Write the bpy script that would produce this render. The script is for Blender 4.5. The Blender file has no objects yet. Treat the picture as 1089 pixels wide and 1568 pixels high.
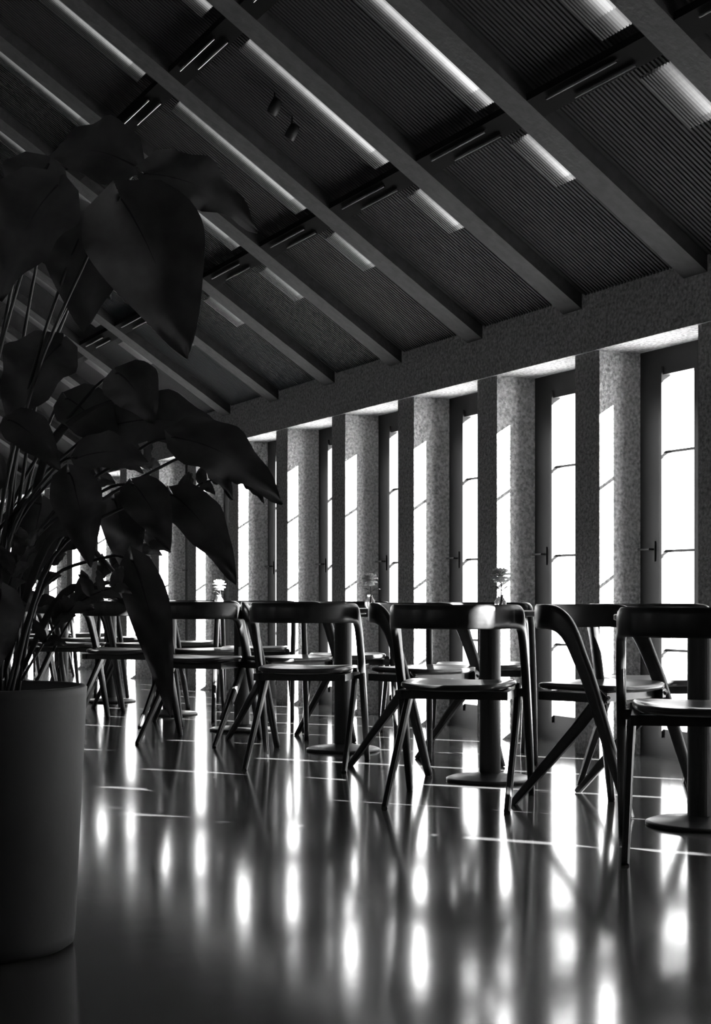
import bpy, bmesh, math, random
from mathutils import Vector, Matrix
random.seed(4)
scene = bpy.context.scene
COL = scene.collection

# ------------------------------------------------------------ materials
def new_mat(name):
    m = bpy.data.materials.new(name); m.use_nodes = True
    nt = m.node_tree
    return m, nt, nt.nodes['Principled BSDF']

def grey(name, v, rough=0.5, metal=0.0, spec=0.5, bump=0.0, bscale=40, bdist=0.01, var=0.0, vscale=8):
    m, nt, b = new_mat(name)
    b.inputs['Base Color'].default_value = (v, v, v, 1)
    b.inputs['Roughness'].default_value = rough
    b.inputs['Metallic'].default_value = metal
    b.inputs['Specular IOR Level'].default_value = spec
    tc = nt.nodes.new('ShaderNodeTexCoord')
    if bump > 0:
        n = nt.nodes.new('ShaderNodeTexNoise'); n.inputs['Scale'].default_value = bscale
        n.inputs['Detail'].default_value = 4
        bp = nt.nodes.new('ShaderNodeBump'); bp.inputs['Strength'].default_value = bump
        bp.inputs['Distance'].default_value = bdist
        nt.links.new(tc.outputs['Object'], n.inputs['Vector'])
        nt.links.new(n.outputs['Fac'], bp.inputs['Height'])
        nt.links.new(bp.outputs['Normal'], b.inputs['Normal'])
    if var > 0:
        n2 = nt.nodes.new('ShaderNodeTexNoise'); n2.inputs['Scale'].default_value = vscale
        n2.inputs['Detail'].default_value = 5
        r = nt.nodes.new('ShaderNodeMapRange')
        r.inputs['From Min'].default_value = 0.3; r.inputs['From Max'].default_value = 0.7
        r.inputs['To Min'].default_value = v*(1-var); r.inputs['To Max'].default_value = v*(1+var)
        nt.links.new(tc.outputs['Object'], n2.inputs['Vector'])
        nt.links.new(n2.outputs['Fac'], r.inputs['Value'])
        nt.links.new(r.outputs['Result'], b.inputs['Base Color'])
    return m

M_floor = grey('polished_floor', 0.055, 0.115, spec=0.36, bump=0.04, bscale=3.0, bdist=0.01, var=0.25, vscale=2.5)
M_plaster = grey('rough_plaster', 0.48, 0.9, spec=0.1, bump=1.0, bscale=50, bdist=0.02, var=0.45, vscale=60)
M_walldark = grey('dark_wall', 0.2, 0.8, spec=0.2, bump=0.2, bscale=30)
M_panel = grey('ceiling_panel', 0.05, 0.7, spec=0.15)
M_beam = grey('beam_concrete', 0.08, 0.8, spec=0.2, bump=0.3, bscale=40, var=0.15, vscale=20)
M_frame = grey('window_frame_paint', 0.022, 0.5, spec=0.3)
M_tray = grey('rail_tray_paint', 0.015, 0.9, spec=0.05)
M_steel = grey('dark_steel', 0.35, 0.2, metal=0.9)
M_chair = grey('stained_plywood', 0.022, 0.32, spec=0.4, var=0.3, vscale=30)
M_seat = grey('seat_plywood', 0.045, 0.3, spec=0.5, var=0.2, vscale=20)
M_table = grey('table_laminate', 0.02, 0.45, spec=0.3)
M_basem = grey('table_base_metal', 0.02, 0.35, spec=0.25)
M_pot = grey('planter_ceramic', 0.075, 0.6, spec=0.3, bump=0.05, bscale=60, var=0.08, vscale=6)
M_soil = grey('soil', 0.03, 0.95, bump=0.8, bscale=60)
M_leaf = grey('leaf', 0.13, 0.42, spec=0.35, var=0.3, vscale=12)
M_stem = grey('stem', 0.07, 0.6, spec=0.3)
M_ground = grey('outdoor_paving', 0.7, 0.9, var=0.1, vscale=1)

M_petal = bpy.data.materials.new('petal'); M_petal.use_nodes = True
nt = M_petal.node_tree; nt.nodes.clear()
o = nt.nodes.new('ShaderNodeOutputMaterial'); mx = nt.nodes.new('ShaderNodeMixShader')
a_ = nt.nodes.new('ShaderNodeBsdfDiffuse'); b_ = nt.nodes.new('ShaderNodeBsdfTranslucent')
a_.inputs[0].default_value = b_.inputs[0].default_value = (0.75,0.75,0.75,1); mx.inputs['Fac'].default_value = 0.5
nt.links.new(a_.outputs[0], mx.inputs[1]); nt.links.new(b_.outputs[0], mx.inputs[2]); nt.links.new(mx.outputs[0], o.inputs[0])

M_glass = bpy.data.materials.new('window_glass'); M_glass.use_nodes = True
nt = M_glass.node_tree; nt.nodes.clear()
o = nt.nodes.new('ShaderNodeOutputMaterial'); mx = nt.nodes.new('ShaderNodeMixShader')
t = nt.nodes.new('ShaderNodeBsdfTransparent'); g = nt.nodes.new('ShaderNodeBsdfGlossy')
g.inputs['Roughness'].default_value = 0.02; mx.inputs['Fac'].default_value = 0.05
nt.links.new(t.outputs[0], mx.inputs[1]); nt.links.new(g.outputs[0], mx.inputs[2]); nt.links.new(mx.outputs[0], o.inputs[0])

M_glow, nt, b = new_mat('strip_glow')  # self-glowing ceiling strips; strength read from a per-face attribute
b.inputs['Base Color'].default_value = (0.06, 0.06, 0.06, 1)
at = nt.nodes.new('ShaderNodeAttribute'); at.attribute_name = 'glow_level'
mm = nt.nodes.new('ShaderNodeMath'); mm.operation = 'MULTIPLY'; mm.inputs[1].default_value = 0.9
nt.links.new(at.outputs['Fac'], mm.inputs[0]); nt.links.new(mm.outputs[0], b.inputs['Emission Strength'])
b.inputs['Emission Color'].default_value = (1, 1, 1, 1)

# ------------------------------------------------------------ mesh helpers
class MB:
    def __init__(s): s.v = []; s.f = []; s.mi = []
    def add(s, vs, fs, mi=0):
        o = len(s.v); s.v += [tuple(p) for p in vs]
        for f in fs: s.f.append([i+o for i in f]); s.mi.append(mi)
    def box(s, x0, x1, y0, y1, z0, z1, mi=0):
        vs = [(x0,y0,z0),(x1,y0,z0),(x1,y1,z0),(x0,y1,z0),(x0,y0,z1),(x1,y0,z1),(x1,y1,z1),(x0,y1,z1)]
        s.add(vs, [(0,3,2,1),(4,5,6,7),(0,1,5,4),(1,2,6,5),(2,3,7,6),(3,0,4,7)], mi)
    def lathe(s, prof, n=32, c=(0,0,0), mi=0, capb=True, capt=True):
        vs = []; fs = []
        for r, z in prof:
            for i in range(n):
                a = 2*math.pi*i/n
                vs.append((c[0]+r*math.cos(a), c[1]+r*math.sin(a), c[2]+z))
        for j in range(len(prof)-1):
            for i in range(n):
                k = (i+1) % n
                fs.append((j*n+i, j*n+k, (j+1)*n+k, (j+1)*n+i))
        if capb: fs.append(tuple(reversed(range(n))))
        if capt: fs.append(tuple(range((len(prof)-1)*n, len(prof)*n)))
        s.add(vs, fs, mi)
    def sweep(s, pts, mi=0, n=8, power=0.6):
        P = [Vector(p[0]) for p in pts]; rings = []
        for i, (p, sd, a, b) in enumerate(pts):
            T = (P[min(i+1, len(P)-1)] - P[max(i-1, 0)]).normalized()
            S = Vector(sd); S = (S - T*S.dot(T)).normalized(); U = T.cross(S)
            for k in range(n):
                th = 2*math.pi*(k+0.5)/n
                c, q = math.cos(th), math.sin(th)
                cc = math.copysign(abs(c)**power, c); qq = math.copysign(abs(q)**power, q)
                rings.append(Vector(p) + S*cc*b + U*qq*a)
        fs = []
        for j in range(len(P)-1):
            for i in range(n):
                k = (i+1) % n
                fs.append((j*n+i, j*n+k, (j+1)*n+k, (j+1)*n+i))
        fs.append(tuple(reversed(range(n)))); fs.append(tuple(range((len(P)-1)*n, len(P)*n)))
        s.add(rings, fs, mi)
    def tube(s, pts, r0, r1=None, mi=0, n=8):
        r1 = r0 if r1 is None else r1
        L = len(pts); out = []
        d = (Vector(pts[-1])-Vector(pts[0])).normalized()
        sd = Vector((1,0,0)) if abs(d.x) < 0.8 else Vector((0,1,0))
        for i, p in enumerate(pts):
            r = r0+(r1-r0)*i/(L-1); out.append((p, sd, r, r))
        s.sweep(out, mi, n, 1.0)
    def mesh(s, name, mats, smooth=False):
        me = bpy.data.meshes.new(name); me.from_pydata(s.v, [], s.f)
        for m in mats: me.materials.append(m)
        for p, i in zip(me.polygons, s.mi):
            p.material_index = i; p.use_smooth = smooth
        bm = bmesh.new(); bm.from_mesh(me); bmesh.ops.recalc_face_normals(bm, faces=bm.faces); bm.to_mesh(me); bm.free()
        return me

def obj(name, me, parent=None, loc=(0,0,0), rz=0):
    ob = bpy.data.objects.new(name, me); COL.objects.link(ob)
    ob.location = loc; ob.rotation_euler = (0,0,rz)
    if parent: ob.parent = parent
    return ob
def catmull(cp, n=5):
    out = []
    for i in range(len(cp)-1):
        p0 = cp[max(i-1,0)]; p1 = cp[i]; p2 = cp[i+1]; p3 = cp[min(i+2, len(cp)-1)]
        for k in range(n):
            t = k/n
            out.append([0.5*((2*b)+(-a+c)*t+(2*a-5*b+4*c-d)*t*t+(-a+3*b-3*c+d)*t**3) for a,b,c,d in zip(p0,p1,p2,p3)])
    out.append(list(cp[-1])); return out

# ------------------------------------------------------------ room dimensions
D = 4.35            # window wall (inner face) x
PITCH = 0.963; COLW = 0.21
def E(k): return 5.31 + PITCH*k
K0, K1 = -4, 19
Y0, Y1 = -3.0, E(K1+1)
SL = 0.65           # roof slope
def zc(x): return 2.23 + SL*(D-x)
LINT = 2.02; WOUT = 4.70

# floor
mb = MB(); mb.box(-D-0.3, WOUT, Y0-0.3, Y1+0.3, -0.2, 0.0)
obj('floor', mb.mesh('floor', [M_floor]))

# window wall: piers + lintel beam
mb = MB()
for k in range(K0, K1+2):
    mb.box(D, WOUT, E(k)-COLW, E(k), 0, LINT+0.02)
mb.box(D, WOUT, Y0, E(K0)-COLW, 0, LINT+0.02)
mb.box(D-0.02, WOUT, Y0, Y1, LINT, 2.32)
obj('wall_right', mb.mesh('wall_right', [M_plaster]))

# unseen opposite wall; its small high windows are added for fill light
FILL_WIN = [(-1.0,-0.2),(2.2,3.0),(6.5,7.3),(12,12.8)]
ZA, ZB = 1.35, 1.95
mb = MB(); mb.box(-D-0.3, -D, Y0, Y1, 0, ZA); mb.box(-D-0.3, -D, Y0, Y1, ZB, 2.32)
ys = [Y0]+[v for p in FILL_WIN for v in p]+[Y1]
for a, c in zip(ys[0::2], ys[1::2]): mb.box(-D-0.3, -D, a, c, ZA, ZB)
obj('wall_left', mb.mesh('wall_left', [M_walldark]))
def gable(name, y0, y1):
    mb = MB(); h = 0.12
    pr = [(-D,0),(D+0.3,0),(D+0.3,2.3),(D,2.23+h),(0,zc(0)+h),(-D,2.23+h)]
    n = len(pr)
    vs = [(x,y0,z) for x,z in pr]+[(x,y1,z) for x,z in pr]
    fs = [tuple(range(n)), tuple(reversed(range(n,2*n)))]+[(i,(i+1)%n,n+(i+1)%n,n+i) for i in range(n)]
    mb.add(vs, fs); obj(name, mb.mesh(name, [M_walldark]))
gable('wall_back', Y0-0.2, Y0); gable('wall_far', Y1, Y1+0.2)

# ceiling (two slopes) with ribbed lining
PO = 0.055
BW = 0.082  # rafter half width
mb = MB()
for s in (1, -1):
    vs = [(s*(D+0.4), Y0-0.2, zc(D+0.4)+PO+0.02), (s*(D+0.4), Y1+0.2, zc(D+0.4)+PO+0.02), (0, Y1+0.2, zc(0)+PO+0.02), (0, Y0-0.2, zc(0)+PO+0.02)]
    vs += [(a,b_,c+0.25) for a,b_,c in vs]
    mb.add(vs, [(0,1,2,3),(4,7,6,5),(0,4,5,1),(1,5,6,2),(2,6,7,3),(3,7,4,0)])
RC = lambda k: E(k)-COLW/2+0.10   # rafter centre
for k in range(-3, K1+1):
    y = RC(k)+BW+0.012
    while y < RC(k+1)-BW-0.012:
        w = 0.0065
        x0, x1 = D-0.0, 0.6
        vs = []
        for x in (x0, x1):
            z = zc(x)+PO+0.021
            vs += [(x,y-w,z),(x,y+w,z),(x,y+w,z-0.014),(x,y-w,z-0.014)]
        mb.add(vs, [(0,1,2,3),(7,6,5,4),(0,4,5,1),(1,5,6,2),(2,6,7,3),(3,7,4,0)])
        y += 0.025
obj('ceiling', mb.mesh('ceiling', [M_panel]))

# rafters
mb = MB()
vs = []
for x in (D, 0):
    z = zc(x)
    vs += [(x,-BW,z),(x,BW,z),(x,BW,z+PO+0.05),(x,-BW,z+PO+0.05)]
mb.add(vs, [(0,1,2,3),(7,6,5,4),(0,4,5,1),(1,5,6,2),(2,6,7,3),(3,7,4,0)])
me_r = mb.mesh('roof_beam', [M_beam])
for k in range(-4, K1+2):
    obj('roof_beam', me_r, loc=(0, RC(k), 0))

# conduit rails between rafters
bay = PITCH-2*BW
def pipes():
    mb = MB()
    for dx, a0, a1 in ((-0.022, 0.20, bay-0.12), (0.022, 0.14, bay-0.26)):
        mb.tube([(dx, a0, -dx*SL-0.010), (dx, a1, -dx*SL-0.010)], 0.006, n=12)
    a = 0.042
    vs = []
    for y in (0, bay):
        vs += [(-a,y,a*SL),(a,y,-a*SL),(a,y,-a*SL+0.03),(-a,y,a*SL+0.03)]
    mb.add(vs, [(0,1,2,3),(7,6,5,4),(0,4,5,1),(1,5,6,2),(2,6,7,3),(3,7,4,0)], 1)
    return mb.mesh('ceiling_conduit_rail', [M_steel, M_tray], False)
me_p = pipes()
for dep in (0.93, 1.83, 2.73):
    for k in range(-3, K1-2):
        obj('ceiling_conduit_rail', me_p, loc=(D-dep, RC(k)+BW, zc(D-dep)))

# ribbed ceiling strips; glow written per face, fading along and across
def ceiling_strip(level, wide):
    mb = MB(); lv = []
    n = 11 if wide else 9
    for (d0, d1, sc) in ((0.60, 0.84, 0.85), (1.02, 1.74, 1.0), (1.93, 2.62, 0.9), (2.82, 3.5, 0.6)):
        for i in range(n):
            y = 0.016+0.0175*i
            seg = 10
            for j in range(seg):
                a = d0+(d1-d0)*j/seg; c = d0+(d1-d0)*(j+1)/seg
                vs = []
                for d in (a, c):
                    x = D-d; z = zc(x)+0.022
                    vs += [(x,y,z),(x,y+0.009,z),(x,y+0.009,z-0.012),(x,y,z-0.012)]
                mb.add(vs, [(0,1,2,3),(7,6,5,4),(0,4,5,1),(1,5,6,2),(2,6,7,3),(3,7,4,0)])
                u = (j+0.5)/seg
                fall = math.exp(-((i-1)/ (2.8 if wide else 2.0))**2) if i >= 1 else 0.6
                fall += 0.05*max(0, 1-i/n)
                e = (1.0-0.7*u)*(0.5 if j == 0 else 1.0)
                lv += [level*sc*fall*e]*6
    me = mb.mesh('glowing_ceiling_strip', [M_glow])
    at = me.attributes.new('glow_level', 'FLOAT', 'FACE')
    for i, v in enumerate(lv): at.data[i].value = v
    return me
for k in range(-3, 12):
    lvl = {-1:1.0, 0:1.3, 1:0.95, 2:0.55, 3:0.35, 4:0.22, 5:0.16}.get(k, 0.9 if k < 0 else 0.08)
    obj('glowing_ceiling_strip', ceiling_strip(lvl, k <= -1), loc=(0, RC(k)+BW, 0))

# ceiling spotlights
def spot(x, y, z):
    e = obj('ceiling_spotlight', None, loc=(x, y, z))
    mb = MB(); mb.lathe([(0.010,0.045),(0.024,0.04),(0.028,0.0),(0.028,-0.03),(0.024,-0.034),(0.022,-0.02)], 20)
    h = obj('lamp_head', mb.mesh('lamp_head', [M_frame], True), e); h.rotation_euler = (0.5, 0.3, 0)
    mb = MB(); mb.tube([(0,0,0.03),(0,0,zc(x)+PO+0.03-z)], 0.005)
    obj('lamp_arm', mb.mesh('lamp_arm', [M_frame]), e)
spot(2.86, 6.68, 3.19); spot(2.98, 6.74, 3.10)

# windows
OW = PITCH-COLW   # opening width
M0, M1 = 0.29, 0.335
def window_mesh():
    mb = MB(); x0, x1 = 4.60, 4.655
    top = 1.89; bot = 0.14
    mb.box(x0,WOUT,0,0.10,0,LINT+0.01)             # near stile, deepened outward to clip the sun
    mb.box(x0,x1,OW-0.17,OW,0,LINT+0.01)           # far stile
    mb.box(x0,x1,0.10,OW-0.17,top,LINT+0.01)
    mb.box(x0,x1,0.10,OW-0.17,0,bot)
    mb.box(x0,WOUT,M0,M1,bot,top)                  # meeting stile; outer fin added to thin the sun stripes
    for z in (0.53, 1.02, 1.51):
        mb.box(x0+0.025,x1-0.015,0.10,M0,z-0.006,z+0.006); mb.box(x0+0.025,x1-0.015,M1,OW-0.17,z-0.006,z+0.006)
    mb.box(x0-0.012,x0,OW-0.185,OW-0.165,0.1,1.93)
    mb.box(x0-0.008,x0,OW-0.125,OW-0.105,0.97,1.07)
    mb.tube([(x0-0.008,OW-0.115,1.03),(x0-0.035,OW-0.115,1.03)],0.006)
    mb.tube([(x0-0.035,OW-0.12,1.03),(x0-0.035,OW-0.03,1.03)],0.006)
    return mb.mesh('window_frame', [M_frame])
me_w = window_mesh()
mb = MB(); mb.add([(4.635,0.1,0.14),(4.635,OW-0.17,0.14),(4.635,OW-0.17,1.89),(4.635,0.1,1.89)],[(0,1,2,3)])
me_g = mb.mesh('pane', [M_glass])
i = 0
for k in range(K0, K1+1):
    i += 1
    w = obj('window_%d' % i, me_w, loc=(0, E(k), 0)); obj('glass', me_g, w)
for (a, c) in FILL_WIN:  # added out-of-view windows that let in sky fill
    i += 1; mb = MB(); x0, x1 = -D-0.18, -D-0.12
    for (p, q, r, s_) in ((a,a+.05,ZA,ZB),(c-.05,c,ZA,ZB),(a+.05,c-.05,ZA,ZA+.05),(a+.05,c-.05,ZB-.05,ZB),((a+c)/2-.02,(a+c)/2+.02,ZA+.05,ZB-.05)):
        mb.box(x0,x1,p,q,r,s_)
    w = obj('window_%d' % i, mb.mesh('window_frame', [M_frame]))
    mb = MB(); mb.add([(-D-0.15,a,ZA),(-D-0.15,c,ZA),(-D-0.15,c,ZB),(-D-0.15,a,ZB)],[(0,1,2,3)])
    obj('glass', mb.mesh('pane', [M_glass]), w)

# outdoor ground
mb = MB(); mb.box(WOUT, 60, -30, 70, -0.35, -0.15); obj('ground', mb.mesh('ground', [M_ground]))

# ------------------------------------------------------------ chairs
def frame_mesh():
    half = []
    for ph in (0, 18, 36, 54, 68):
        a = math.radians(ph)
        half.append((0.247*math.sin(a), 0.0-0.235*math.cos(a), 0.720, 0.047, 0.014, math.sin(a), -math.cos(a)))
    half += [(0.245,-0.045,0.714,0.046,0.015,1,-0.2),(0.248,-0.005,0.690,0.040,0.016,1,0),(0.250,0.03,0.645,0.034,0.016,1,0),
             (0.251,0.062,0.580,0.030,0.016,1,0),(0.251,0.115,0.46,0.027,0.016,1,0),(0.251,0.20,0.22,0.023,0.015,1,0),(0.251,0.275,0.0,0.016,0.012,1,0)]
    right = catmull(half, 4)
    full = [[-p[0],p[1],p[2],p[3],p[4],-p[5],p[6]] for p in reversed(right[1:])] + right
    mb = MB(); mb.sweep([((p[0],p[1],p[2]),(p[5],p[6],0),p[3],p[4]) for p in full], n=12, power=0.55)
    return mb.mesh('bent_backrest_frame', [M_chair], True)
def rearlegs_mesh():
    mb = MB()
    for s in (-1,1):
        mb.sweep([((s*0.215,0.15,0.44),(1,0,0),0.026,0.014),((s*0.222,0.05,0.32),(1,0,0),0.024,0.014),((s*0.232,-0.25,0.0),(1,0,0),0.014,0.012)], n=8)
    # seat rails
    mb.box(-0.245,0.245,0.095,0.125,0.405,0.437); mb.box(-0.20,0.20,-0.13,-0.10,0.405,0.437)
    for s in (-1,1): mb.box(s*0.205-0.012, s*0.205+0.012, -0.14,0.16,0.405,0.437)
    return mb.mesh('rear_legs', [M_chair], False)
def seat_mesh():
    mb = MB(); n = 40; rings = []
    prof = [(0.93,-0.012),(1.0,-0.004),(1.0,0.008),(0.97,0.013),(0.75,0.009),(0.4,0.003),(0.02,0.0)]
    vs = []
    for r, z in prof:
        for i in range(n):
            a = 2*math.pi*i/n; c, q = math.cos(a), math.sin(a)
            x = math.copysign(abs(c)**0.55, c)*0.213*r; y = math.copysign(abs(q)**0.55, q)*0.205*r
            x *= 1.0+0.06*(y/0.2)
            vs.append((x, y, 0.450+z+ (0.006*abs(x/0.2)**2)))
    fs = []
    for j in range(len(prof)-1):
        for i in range(n):
            k=(i+1)%n; fs.append((j*n+i,j*n+k,(j+1)*n+k,(j+1)*n+i))
    fs.append(tuple(reversed(range(n)))); fs.append(tuple(range((len(prof)-1)*n,len(prof)*n)))
    mb.add(vs, fs); return mb.mesh('seat', [M_seat], True)
ME_F, ME_L, ME_S = frame_mesh(), rearlegs_mesh(), seat_mesh()
def chair(x, y, tx, ty, jit=0):
    ang = math.atan2(ty-y, tx-x) - math.pi/2 + jit
    e = obj('dining_chair', None, loc=(x,y,0), rz=ang)
    obj('backrest_and_front_legs', ME_F, e); obj('rear_legs', ME_L, e); obj('seat', ME_S, e)

def table_mesh():
    mb = MB()
    mb.lathe([(0.19,0.0),(0.19,0.010),(0.175,0.016),(0.08,0.024),(0.05,0.035)], 48, mi=0)
    return mb.mesh('base', [M_basem], True)
ME_B = table_mesh()
mb = MB(); mb.lathe([(0.046,0.03),(0.046,0.70),(0.12,0.705),(0.12,0.712)], 32); ME_P = mb.mesh('pedestal', [M_table], False)
mb = MB(); mb.lathe([(0.285,0.712),(0.30,0.716),(0.30,0.730),(0.297,0.734)], 56); ME_T = mb.mesh('table_top', [M_table], False)
tables = [(3.37,4.10),(3.37,5.50),(3.34,6.9),(3.3,8.2),(3.3,9.5),(3.3,10.85),(3.3,12.2),(3.3,13.6),(3.3,15.0),(3.3,16.4)]
# chairs around the three nearest tables: (x, y, look-at x, look-at y, turn)
placed = [
 (3.00,3.64, 3.37,4.10, 0.02), (3.37,4.69, 3.37,4.10, 0.40), (3.78,4.91, 3.45,4.10, 0.05),
 (2.91,4.99, 3.37,5.50, 0.02), (3.36,6.09, 3.37,5.50, 0.30), (3.80,6.30, 3.45,5.50, -0.08),
 (2.89,6.38, 3.34,6.90, 0.08), (3.28,7.48, 3.30,6.90, 0.15), (3.74,7.68, 3.40,6.90, 0.06),
]
for p in placed: chair(*p)
for i, (x, y) in enumerate(tables):
    e = obj('round_pedestal_table', None, loc=(x,y,0))
    obj('base', ME_B, e); obj('pedestal', ME_P, e); obj('table_top', ME_T, e)
    if i < 3: continue
    j = lambda: random.uniform(-0.12, 0.12)
    chair(x-0.46+j()*0.2, y-0.52, x, y, j())
    chair(x-0.03, y+0.58, x-0.03, y, j()+0.05)
    chair(x+0.42, y+0.80, x+0.1, y, j())

# ------------------------------------------------------------ bud vases with flowers
M_vase, nt, b = new_mat('vase_glass')
b.inputs['Base Color'].default_value = (0.8,0.8,0.8,1); b.inputs['Transmission Weight'].default_value = 0.9; b.inputs['Roughness'].default_value = 0.05
def flower(x, y, h):
    e = obj('bud_vase_with_flower', None, loc=(x,y,0.734))
    mb = MB(); mb.lathe([(0.02,0.0),(0.026,0.01),(0.026,0.04),(0.012,0.06),(0.014,0.07)], 20, capt=False)
    obj('vase', mb.mesh('vase', [M_vase], True), e)
    mb = MB(); st = catmull([(0,0,0.01),(0.004,0,0.06),(0.008,0.004,h*0.7),(0.0,0.0,h)], 4); mb.tube(st, 0.0026)
    for s in (1,-1):
        mb.sweep([((0.006,0,h*0.6),(0,1,0),0.001,0.002),((0.006+s*0.03,0,h*0.6+0.02),(0,1,0),0.001,0.008),((0.006+s*0.055,0,h*0.6+0.015),(0,1,0),0.001,0.001)])
    obj('stem', mb.mesh('stem', [M_stem], True), e)
    mb = MB(); rnd = random.Random(int(x*100))
    for Ly, (n, r, tilt) in enumerate(((6,0.034,1.45),(8,0.040,1.1),(10,0.044,0.75),(11,0.044,0.3),(11,0.040,-0.2),(9,0.032,-0.7))):
        for i in range(n):
            a = 2*math.pi*(i+Ly*0.4)/n+rnd.uniform(-.1,.1)
            R = Matrix.Rotation(a,3,'Z')
            pts = []
            for (u, w) in ((0,0.004),(0.4,0.012),(0.8,0.019),(1.0,0.014)):
                for q in (-1,0,1):
                    hz = u*r*math.sin(tilt)+0.006*math.sin(u*3)+(0.006 if q==0 else -0.003)*u
                    pts.append(Vector((0,0,h)) + R @ Vector((u*r*math.cos(tilt), q*w, hz)))
            fs = []
            for k in range(3):
                for q in range(2):
                    fs.append((k*3+q,k*3+q+1,(k+1)*3+q+1,(k+1)*3+q))
            mb.add(pts, fs)
    mb.lathe([(0.004,-0.025),(0.013,-0.012),(0.011,0.005)], 12, c=(0,0,h))
    obj('blossom', mb.mesh('blossom', [M_petal], True), e)
flower(3.41, 5.48, 0.145); flower(3.46, 6.83, 0.14); flower(3.18, 8.26, 0.12); flower(3.3, 11.0, 0.12)

# ------------------------------------------------------------ planter + plant (one potted plant)
PX, PY = 0.754, 3.409
TH = math.radians(26.31)
plant = obj('potted_large_leaf_plant', None, loc=(PX,PY,0), rz=-TH)
mb = MB()
mb.lathe([(0.176,0.0),(0.188,0.008),(0.191,0.03),(0.217,0.575),(0.218,0.590),(0.214,0.594),(0.202,0.594),(0.199,0.588),(0.197,0.52)], 72, capt=False)
obj('pot', mb.mesh('pot', [M_pot], True), plant)
mb = MB(); mb.lathe([(0.05,0.50),(0.199,0.555),(0.12,0.565),(0.01,0.57)], 40); obj('soil', mb.mesh('soil', [M_soil], True), plant)

lrnd = random.Random(11)
def L(px, py): return ((px+15)/670.0, 0.8+(912-py)/670.0)
leaf_mb = MB(); stem_mb = MB()
def leaf(bx, bz, tx, tz, w, fy=0.0, fy2=None, tilt=0.0, sag=0.12, petiole=True):
    """leaf blade from base to tip in the plant's own frame (x across, y depth, z up)"""
    fy2 = fy if fy2 is None else fy2
    B = Vector((bx,fy,bz)); T = Vector((tx,fy2,tz)); A = T-B; ln = A.length
    N = Vector((math.sin(tilt),-math.cos(tilt),0.35)).normalized()
    S = A.normalized().cross(N).normalized(); N = S.cross(A.normalized()).normalized()
    n = 14; cols = 7; vs = []
    for i in range(n+1):
        u = i/n
        prof = (math.sin(math.pi*min(1,u**0.62))**0.8)*(1-0.15*u) if 0<u<1 else 0.0
        hw = 0.5*w*prof + 0.001
        lob = 0.10*ln*max(0,1-u*6)
        c = B + A*u + N*(-sag*ln*(u-0.4)**2) + Vector((0,0,0.10*ln*math.sin(math.pi*u)))
        for q in range(cols):
            s = (q/(cols-1))*2-1
            wav = min(0.012, ln*0.05)*math.sin(u*17+q*1.3)*abs(s)
            vs.append(c + S*s*hw + N*(0.22*hw*abs(s)+wav) - A.normalized()*lob*abs(s))
    fs = []
    for i in range(n):
        for q in range(cols-1):
            fs.append((i*cols+q,i*cols+q+1,(i+1)*cols+q+1,(i+1)*cols+q))
    leaf_mb.add(vs, fs)
    mid = [tuple(B + A*u + N*(-sag*ln*(u-0.4)**2 - 0.002) + Vector((0,0,0.10*ln*math.sin(math.pi*u)))) for u in [k/8 for k in range(8)]]
    stem_mb.tube(mid, min(0.004, w*0.04), 0.001, n=6)
    if petiole:
        root = Vector((lrnd.uniform(-0.07,0.05), lrnd.uniform(-0.05,0.05), 0.55))
        m1 = root.lerp(B, 0.45) + Vector((-0.12*(bx)-0.02, 0, 0.12)); st = B + N*(-sag*ln*0.16)
        m2 = root.lerp(B, 0.85) + Vector((-0.02, 0, 0.06))
        stem_mb.tube(catmull([tuple(root), tuple(m1), tuple(m2), tuple(st)], 6), 0.005, 0.003, n=7)
specs = [
 ((268,668),(434,768),95, 0.00,0.02,0.2),
 ((262,755),(362,892),80, 0.05,0.0,0.1),
 ((190,310),(285,545),190, -0.05,0.05,0.0),
 ((215,248),(392,330),105, 0.08,0.12,0.3),
 ((200,235),(50,205),120, 0.10,0.15,-0.3),
 ((100,300),(10,470),170, -0.1,-0.1,-0.2),
 ((170,560),(228,640),95, 0.1,0.1,0.1),
 ((128,705),(236,712),66, -0.08,-0.1,0.2),
 ((205,860),(262,1100),70, 0.0,0.0,0.1),
 ((120,730),(150,870),80, -0.1,-0.1,0),
 ((60,770),(40,905),90, 0.02,0.02,0),
 ((30,650),(106,725),66, -0.1,-0.1,0),
 ((-10,700),(-70,820),90, 0,0,0),
 ((160,640),(350,668),100, 0.12,0.1,0.1),
 ((30,905),(18,1040),84, -0.18,-0.2,0),
 ((165,760),(196,905),72, 0.1,0.1,0.2),
 ((85,520),(10,660),130, 0.05,0.0,-0.2),
 ((205,742),(262,842),76, 0.0,-0.02,0),
 ((90,600),(170,690),95, 0.1,0.1,0.2),
 ((60,300),(150,430),120, 0.15,0.2,0.2),
 ((-40,420),(-150,520),120, 0.0,0.0,0),
 ((60,230),(10,330),120, 0.1,0.1,-0.1),
 ((130,330),(120,500),150, 0.05,0.05,0.1),
 ((300,690),(352,760),38, 0.1,0.1,0.3),
]
for (b_, t_, w, f1, f2, ti) in specs:
    x0, z0 = L(*b_); x1, z1 = L(*t_)
    leaf(x0, z0, x1, z1, w/670.0, f1, f2, ti)
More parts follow.
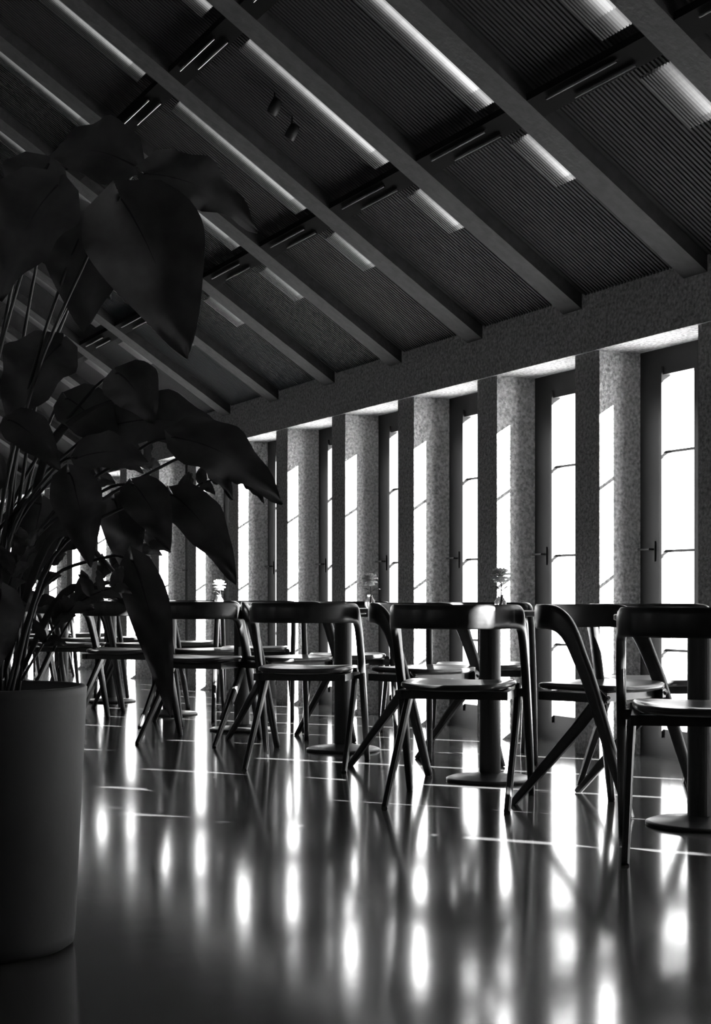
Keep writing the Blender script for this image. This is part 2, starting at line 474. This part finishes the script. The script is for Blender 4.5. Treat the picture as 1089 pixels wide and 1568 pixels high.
# bushy sprigs with small leaves between the big blades
for (a, c, f) in [((230,800),(370,735),0.12),((60,1000),(215,830),0.15),((20,1000),(110,790),0.1),((40,1040),(180,900),-0.05),((0,1030),(60,840),-0.12),((90,780),(210,700),0.15)]:
    P0 = Vector((L(*a)[0], f, L(*a)[1])); P1 = Vector((L(*c)[0], f, L(*c)[1]))
    pts = [tuple(P0.lerp(P1,t)+Vector((0,0,0.05*math.sin(math.pi*t)))) for t in [q/8 for q in range(9)]]
    stem_mb.tube(pts, 0.0035, 0.0015, n=6)
    for q in range(2, 9):
        p = pts[q]
        for s in (-1, 1):
            ang = lrnd.uniform(0.3,1.3)*s + math.atan2(P1.z-P0.z, P1.x-P0.x)
            ln = lrnd.uniform(0.035,0.07)
            leaf(p[0], p[2], p[0]+ln*math.cos(ang), p[2]+ln*math.sin(ang), lrnd.uniform(0.02,0.032), p[1], p[1]+lrnd.uniform(-0.02,0.02), lrnd.uniform(-.5,.5), petiole=False)
for (a, m_, c) in [((0,1040),(90,820),(190,900)),((10,1040),(60,700),(170,600)),((20,1045),(110,900),(250,960)),((5,1040),(-40,850),(20,760))]:
    p = [Vector((L(*q)[0], lrnd.uniform(-0.05,0.1), L(*q)[1])) for q in (a,m_,c)]
    pts = catmull([tuple(v) for v in p], 8)
    stem_mb.sweep([(q,(0,1,0.3),0.010*math.sin(math.pi*min(0.97,(i+1)/len(pts))),0.002) for i,q in enumerate(pts)])
obj('leaves', leaf_mb.mesh('leaves', [M_leaf], True), plant)
obj('stems', stem_mb.mesh('stems', [M_stem], True), plant)

# ------------------------------------------------------------ light
w = bpy.data.worlds.new('sky'); scene.world = w; w.use_nodes = True
bg = w.node_tree.nodes['Background']; bg.inputs[0].default_value = (1,1,1,1); bg.inputs[1].default_value = 7.0
sl = bpy.data.lights.new('sun', 'SUN'); sl.energy = 150; sl.angle = math.radians(0.5)
so = bpy.data.objects.new('sun', sl); COL.objects.link(so); so.location = (12, -6, 8)
el = math.radians(22)
d = Vector((-0.64*math.cos(el), 0.768*math.cos(el), -math.sin(el)))
so.rotation_euler = d.to_track_quat('-Z','Y').to_euler()

# ------------------------------------------------------------ camera
cam = bpy.data.cameras.new('camera'); co = bpy.data.objects.new('camera', cam); COL.objects.link(co)
co.location = (0,0,0.8); co.rotation_euler = (math.radians(90), 0, -TH)
cam.sensor_fit = 'AUTO'; cam.sensor_width = 36; cam.lens = 2270/1568*36; cam.shift_y = 128/1568
cam.clip_start = 0.05; cam.clip_end = 300
scene.camera = co
scene.view_settings.view_transform = 'Standard'
